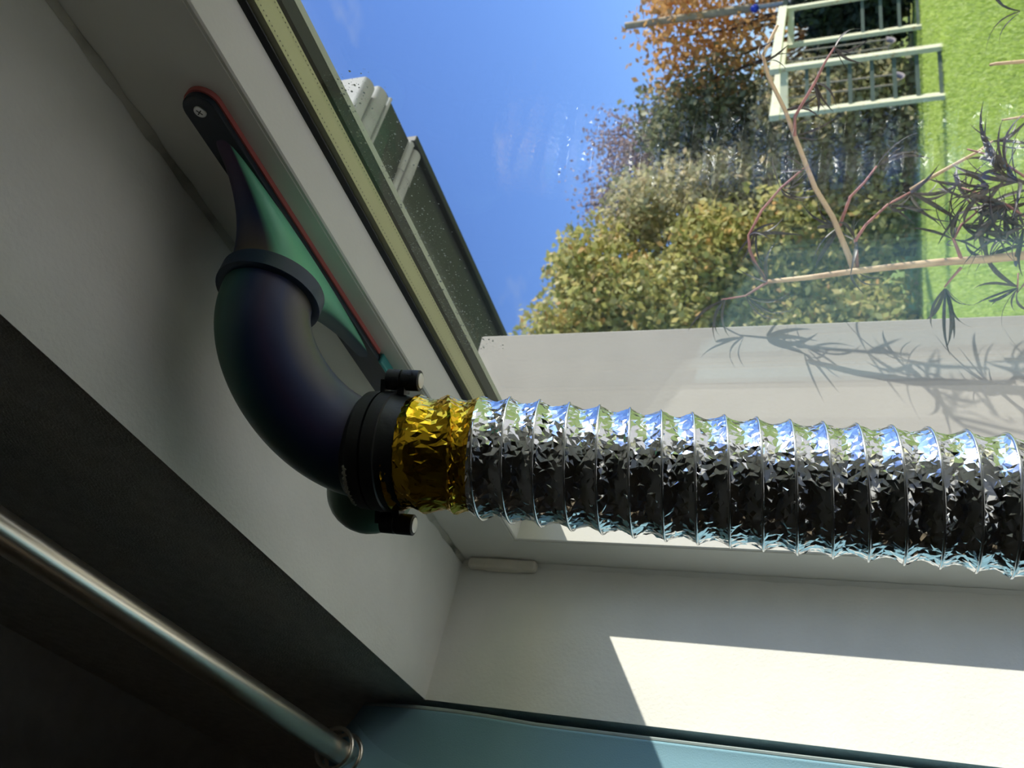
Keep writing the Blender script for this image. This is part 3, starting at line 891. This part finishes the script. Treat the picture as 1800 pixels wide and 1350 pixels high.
# ------------------------------------------------------------------ garden: shrubs and trees
def leaf_cloud(centres, count, size, seed, mat, tone=(0.0, 1.0), flat=1.0):
    """rhombic leaves scattered in ellipsoid clumps; returns a mesh with a per-leaf tone"""
    g = np.random.default_rng(seed)
    wts = np.array([c[1][0]*c[1][1]*c[1][2] for c in centres])**0.72; wts = wts/wts.sum()
    ks = g.choice(len(centres), count, p=wts)
    cen = np.array([c[0] for c in centres])[ks]; rad = np.array([c[1] for c in centres])[ks]
    u = g.normal(0, 1, (count, 3)); u /= np.linalg.norm(u, axis=1)[:, None]
    rr = g.random(count)**(1/2.2)*(1+0.10*g.normal(0, 1, count))
    p = cen+u*rr[:, None]*rad
    p[:, 2] = np.maximum(p[:, 2], 0.03)
    a = g.normal(0, 1, (count, 3)); a[:, 2] -= 0.3; a /= np.linalg.norm(a, axis=1)[:, None]
    b = np.cross(a, g.normal(0, 1, (count, 3))); b /= np.linalg.norm(b, axis=1)[:, None]
    sz = size*(0.55+0.9*g.random(count))[:, None]
    v = np.empty((count, 4, 3))
    v[:, 0] = p-a*sz*0.5; v[:, 1] = p+b*sz*0.32; v[:, 2] = p+a*sz*0.55; v[:, 3] = p-b*sz*0.32
    f = np.arange(count*4).reshape(-1, 4)
    return v.reshape(-1, 3), f, tone[0]+(tone[1]-tone[0])*np.clip(g.normal(0.5, 0.24, count), 0, 1)
def foliage(name, v, f, tone, mat, parent):
    base = OFF[parent.name]
    me = bpy.data.meshes.new(name)
    v = v-base
    n, m = len(v), len(f)
    k = f.shape[1]
    me.vertices.add(n); me.vertices.foreach_set('co', v.ravel())
    me.loops.add(m*k); me.loops.foreach_set('vertex_index', f.ravel().astype(np.int32))
    me.polygons.add(m); me.polygons.foreach_set('loop_start', (np.arange(m)*k).astype(np.int32))
    me.update(calc_edges=True)
    at = me.attributes.new('tone', 'FLOAT', 'FACE'); at.data.foreach_set('value', tone.astype(np.float32))
    me.materials.append(mat)
    o = link(name, me, parent); o['kind'] = 'stuff'
    return o
def shrub(name, label, cat, px_l, px_r, x_top, D, leaf, size, count, seed, group=None, skirt=0.0, depth=1.2, twigs=10, tone=(0, 1), lumps=9, bare=False):
    g = np.random.default_rng(seed)
    a = hd(1500, px_l, D); b = hd(1500, px_r, D)
    c = (a+b)/2; w = np.linalg.norm((a-b)[:2])/2
    top = hd(x_top, (px_l+px_r)/2, D)[2]
    base = np.array([c[0], c[1], 0.0])
    r = thing(name, base, label, cat, group)
    side = nrm(np.array([a[0]-b[0], a[1]-b[1], 0])); fwd = np.array([-side[1], side[0], 0])
    H = top-skirt
    cl = []
    for i in range(lumps*4):
        u = g.uniform(-1, 1); zf = g.uniform(0.10, 0.92)
        lim = math.sqrt(max(0.05, 1-max(0, (zf-0.55)/0.5)**2))
        rad = (0.16+0.12*g.random())*min(H, 3.6)
        z = skirt+zf*H
        z = min(z, top-rad*0.6)
        cl.append((base+side*u*w*lim*0.92+fwd*g.uniform(-1, 1)*depth*0.6+np.array([0, 0, z]), (rad*0.9, rad*0.9, rad*(0.75+0.4*g.random()))))
    v, f, t = leaf_cloud(cl, count, size, seed+50, leaf, tone)
    foliage('foliage', v, f, t, leaf, r)
    st = MB()
    for i in range(twigs):
        e = cl[g.integers(len(cl))][0]+np.array([0, 0, 0.25*g.random()*H*0.5])
        s0 = base+side*g.uniform(-0.5, 0.5)*w*0.5+fwd*g.uniform(-0.2, 0.2)
        m1 = s0+(e-s0)*0.5+np.array([g.normal(0, 0.12), g.normal(0, 0.12), 0.25])
        st.tube([s0, m1, e], [0.045, 0.028, 0.010], 6)
    st.build('stems', M['bark'], r, smooth=True)
    return r
GH = 'shrubs along the garden boundary'
shrub('hedge_shrub', 'tall yellow-green hedge shrub rising just beyond the grey wing wall', 'shrub', 640, 500, 925, 16.2, M['hedge_leaf'], 0.135, 26000, 1, GH, depth=1.5)
shrub('hedge_shrub', 'broad yellow-green hedge shrub behind the elder stem', 'shrub', 520, 380, 960, 16.6, M['hedge_leaf'], 0.135, 26000, 2, GH, depth=1.5)
shrub('mixed_shrub', 'olive shrub between the yellow hedge and the purple-brown tree', 'shrub', 410, 280, 1060, 17.4, M['mixed_leaf'], 0.125, 20000, 3, GH, depth=1.4)
shrub('mixed_shrub', 'low olive shrub beside the near ladder of the swing frame', 'shrub', 325, 95, 1345, 17.0, M['mixed_leaf'], 0.115, 17000, 4, GH, depth=1.0)
shrub('purple_tree', 'thin purple-brown tree rising above the olive shrubs', 'tree', 365, 150, 1020, 19.5, M['purple_leaf'], 0.085, 11000, 5, GH, skirt=2.2, twigs=36, lumps=11)
shrub('conifer_shrub', 'dark green feathery conifer behind the swing frame', 'tree', 270, 120, 1130, 19.0, M['dark_leaf'], 0.13, 13000, 6, GH, twigs=12)
shrub('orange_tree', 'orange-leaved autumn tree above the swing frame', 'tree', 130, -120, 1125, 18.6, M['orange_leaf'], 0.135, 3600, 7, GH, skirt=1.0, twigs=30, lumps=11)
shrub('dark_hedge', 'deep green hedge seen through the swing frame', 'hedge', 95, -130, 1395, 17.6, M['deep_leaf'], 0.14, 14000, 8, GH, depth=0.8)
shrub('hedge_shrub', 'yellow-green hedge shrub half hidden behind the grey wing wall', 'shrub', 800, 620, 900, 16.0, M['hedge_leaf'], 0.17, 9000, 9, GH, depth=1.5)

# ------------------------------------------------------------------ grass blades on the part of the lawn in view
g = np.random.default_rng(21)
n = 130000
uu = g.random(n); D = 5.2+(17.0-5.2)*uu**1.3
ang0 = math.atan2(*(hd(1700, 600, 1.0)[[1, 0]]-EYE[[1, 0]])); ang1 = math.atan2(*(hd(1700, -40, 1.0)[[1, 0]]-EYE[[1, 0]]))
an = ang0+(ang1-ang0)*g.random(n)
bx = D*np.cos(an); by = D*np.sin(an)
hgt = 0.030+0.035*g.random(n); wd = 0.004+0.004*g.random(n)
dr = g.uniform(0, 2*math.pi, n); ln = g.normal(0, 0.02, (n, 2))
v = np.empty((n, 3, 3))
v[:, 0] = np.stack([bx-wd*np.cos(dr), by-wd*np.sin(dr), np.zeros(n)], 1)
v[:, 1] = np.stack([bx+wd*np.cos(dr), by+wd*np.sin(dr), np.zeros(n)], 1)
v[:, 2] = np.stack([bx+ln[:, 0], by+ln[:, 1], hgt], 1)
GR = bpy.data.objects['lawn']; OFF['lawn'] = np.zeros(3)
foliage('grass_blades', v.reshape(-1, 3), np.arange(n*3).reshape(-1, 3), np.clip(g.normal(0.5, 0.25, n), 0, 1), M['grass'], GR)

# ------------------------------------------------------------------ elder plant outside the glass
base = np.array([-1.075, 1.075, 0.03])
EL = thing('elder_plant', base, 'leggy garden plant with tan stems and narrow dark leaves by the grey wall', 'plant')
def line(pl, D):
    if not isinstance(D, (list, tuple)): D = [D]*len(pl)
    return [hd(x, y, d_) for (x, y), d_ in zip(pl, D)]
main = [base]+line([(1800, 449), (1740, 455), (1650, 461), (1560, 470), (1500, 477), (1420, 488), (1350, 495)], [1.50, 1.50, 1.505, 1.51, 1.515, 1.525, 1.54])
MB().tube(main, [0.0085, 0.0068, 0.0064, 0.0058, 0.0053, 0.0050, 0.0043, 0.0035], 10).build('stem', M['elder_stem'], EL, smooth=True)
branches = [
    ([(1500, 474), (1492, 450), (1464, 382), (1433, 331), (1420, 298), (1397, 239), (1380, 194), (1350, 133), (1341, 97), (1367, 44)], 1.53, 0.0050, 'elder_stem'),
    ([(1397, 239), (1397, 205), (1433, 144), (1450, 110), (1467, 83)], 1.53, 0.0028, 'elder_twig'),
    ([(1507, 470), (1504, 422), (1522, 395), (1560, 360), (1600, 338)], 1.52, 0.0030, 'elder_twig'),
    ([(1476, 398), (1494, 347), (1520, 320), (1541, 292)], 1.55, 0.0028, 'elder_twig'),
    ([(1349, 496), (1330, 468), (1318, 440), (1316, 414), (1339, 370), (1372, 331), (1420, 290)], 1.56, 0.0032, 'elder_twig'),
    ([(1349, 496), (1330, 508), (1311, 520), (1268, 527)], 1.56, 0.0026, 'elder_twig'),
    ([(1690, 457), (1684, 440), (1676, 420), (1690, 395), (1717, 373), (1700, 350)], 1.50, 0.0030, 'elder_twig'),
    ([(1600, 334), (1640, 310), (1689, 283), (1720, 266), (1745, 248)], 1.56, 0.0034, 'elder_stem'),
    ([(1830, 400), (1770, 360), (1720, 340), (1690, 330)], 1.46, 0.0026, 'elder_twig'),
    ([(1830, 330), (1770, 290), (1730, 270), (1700, 262)], 1.48, 0.0026, 'elder_twig'),
    ([(1850, 104), (1800, 108), (1750, 112), (1740, 114)], 1.60, 0.0040, 'elder_stem'),
    ([(1850, 200), (1800, 205), (1761, 211)], 1.60, 0.0030, 'elder_stem'),
    ([(1690, 470), (1672, 490), (1660, 505)], 1.50, 0.0024, 'elder_twig'),
    ([(1850, 455), (1800, 500), (1788, 515), (1790, 480)], 1.50, 0.0022, 'elder_twig'),
]
BR = []
for pl, D_, r_, mt in branches:
    P = line(pl, [D_+0.004*i for i in range(len(pl))])
    if pl[0][0] > 1815:
        P = [np.array([base[0]+0.02*(D_-1.5)*10, base[1]+0.05, 0.35])]+P
    MB().tube(P, list(np.linspace(r_, r_*0.5, len(P))), 8).build('branch', M[mt], EL, smooth=True)
    BR.append(P)
def leaf_mesh(seed):
    g = random.Random(seed); n = 7; vs = []; fs = []
    L, W = 1.0, 0.034+0.014*g.random(); bend = g.uniform(0.15, 0.5); tw = g.uniform(-0.4, 0.4)
    for i in range(n+1):
        s = i/n
        w = W*math.sin(math.pi*min(0.98, s*0.92+0.06))**0.8*(1.15-0.5*s)
        x = L*s*math.cos(bend*s); z = -L*s*math.sin(bend*s)*s
        y = 0.08*math.sin(3*s+g.random()*0.2)
        ca, sa = math.cos(tw*s), math.sin(tw*s)
        vs += [(x, y-w*ca, z-w*sa*0.8+w*0.4), (x, y, z), (x, y+w*ca, z+w*sa*0.8+w*0.4)]
    for i in range(n):
        a = i*3; b = a+3
        fs += [(a, b, b+1, a+1), (a+1, b+1, b+2, a+2)]
    return make_mesh('leaf', vs, fs, M['elder_leaf'], True)
LM = [leaf_mesh(s) for s in range(5)]
lr = random.Random(5)
def put_leaf(p, d, L):
    o = bpy.data.objects.new('leaf', LM[lr.randrange(5)])
    COL.objects.link(o); o.parent = EL
    d = Vector(d).normalized()
    q = d.to_track_quat('X', 'Z')
    q = q @ Matrix.Rotation(lr.uniform(-1.6, 1.6), 3, 'X').to_quaternion()
    o.matrix_local = Matrix.Translation(Vector(p-base)) @ q.to_matrix().to_4x4() @ Matrix.Scale(L, 4)
def cluster(px, py, D_, n, L, toward=None, spread=0.9):
    p = hd(px, py, D_)
    for i in range(n):
        if toward is not None:
            t = hd(toward[0], toward[1], D_)-p; t = nrm(t)
        else: t = np.zeros(3)
        d = t+spread*np.array([lr.gauss(0, 1), lr.gauss(0, 1), lr.gauss(0, 1)*0.8])
        put_leaf(p+nrm(d)*0.002, d, L*lr.uniform(0.7, 1.25))
for a in [(1662, 505, 1.50, 9, 0.085, (1690, 580), 0.5), (1676, 420, 1.50, 10, 0.07, (1660, 370), 0.7), (1690, 395, 1.50, 8, 0.075, (1740, 420), 0.6),
          (1717, 373, 1.51, 8, 0.08, (1760, 380), 0.6), (1700, 350, 1.51, 8, 0.075, (1680, 300), 0.7), (1740, 330, 1.46, 12, 0.085, (1700, 330), 0.8),
          (1770, 360, 1.46, 12, 0.09, (1740, 400), 0.8), (1770, 300, 1.48, 10, 0.085, (1740, 270), 0.8), (1800, 400, 1.46, 12, 0.09, (1770, 420), 0.8),
          (1790, 320, 1.47, 10, 0.09, (1750, 300), 0.8), (1745, 248, 1.57, 6, 0.07, (1780, 240), 0.6), (1790, 505, 1.5, 8, 0.07, (1760, 520), 0.7),
          (1739, 455, 1.5, 8, 0.08, (1720, 400), 0.7), (1790, 430, 1.5, 10, 0.085, (1760, 390), 0.8), (1600, 338, 1.54, 6, 0.075, (1650, 380), 0.6),
          (1541, 292, 1.57, 5, 0.065, (1580, 270), 0.6), (1504, 422, 1.53, 6, 0.065, (1470, 400), 0.7), (1560, 360, 1.53, 7, 0.08, (1620, 380), 0.6),
          (1420, 298, 1.55, 4, 0.06, (1380, 320), 0.6), (1397, 239, 1.56, 4, 0.06, (1430, 220), 0.7), (1467, 83, 1.56, 6, 0.055, (1500, 120), 0.8),
          (1433, 144, 1.55, 5, 0.055, (1440, 190), 0.7), (1380, 194, 1.56, 4, 0.055, (1410, 180), 0.8), (1345, 110, 1.57, 6, 0.05, (1350, 60), 0.8),
          (1372, 331, 1.58, 5, 0.065, (1420, 380), 0.6), (1316, 414, 1.57, 5, 0.07, (1370, 410), 0.5), (1330, 400, 1.57, 3, 0.07, (1290, 440), 0.4),
          (1311, 520, 1.57, 6, 0.075, (1370, 560), 0.5), (1275, 526, 1.57, 5, 0.08, (1260, 590), 0.4), (1349, 496, 1.55, 5, 0.06, (1300, 470), 0.7),
          (1476, 398, 1.55, 6, 0.075, (1430, 400), 0.6), (1795, 20, 1.6, 5, 0.07, (1740, 15), 0.6), (1500, 474, 1.53, 3, 0.05, (1500, 500), 0.7)]:
    cluster(*a)
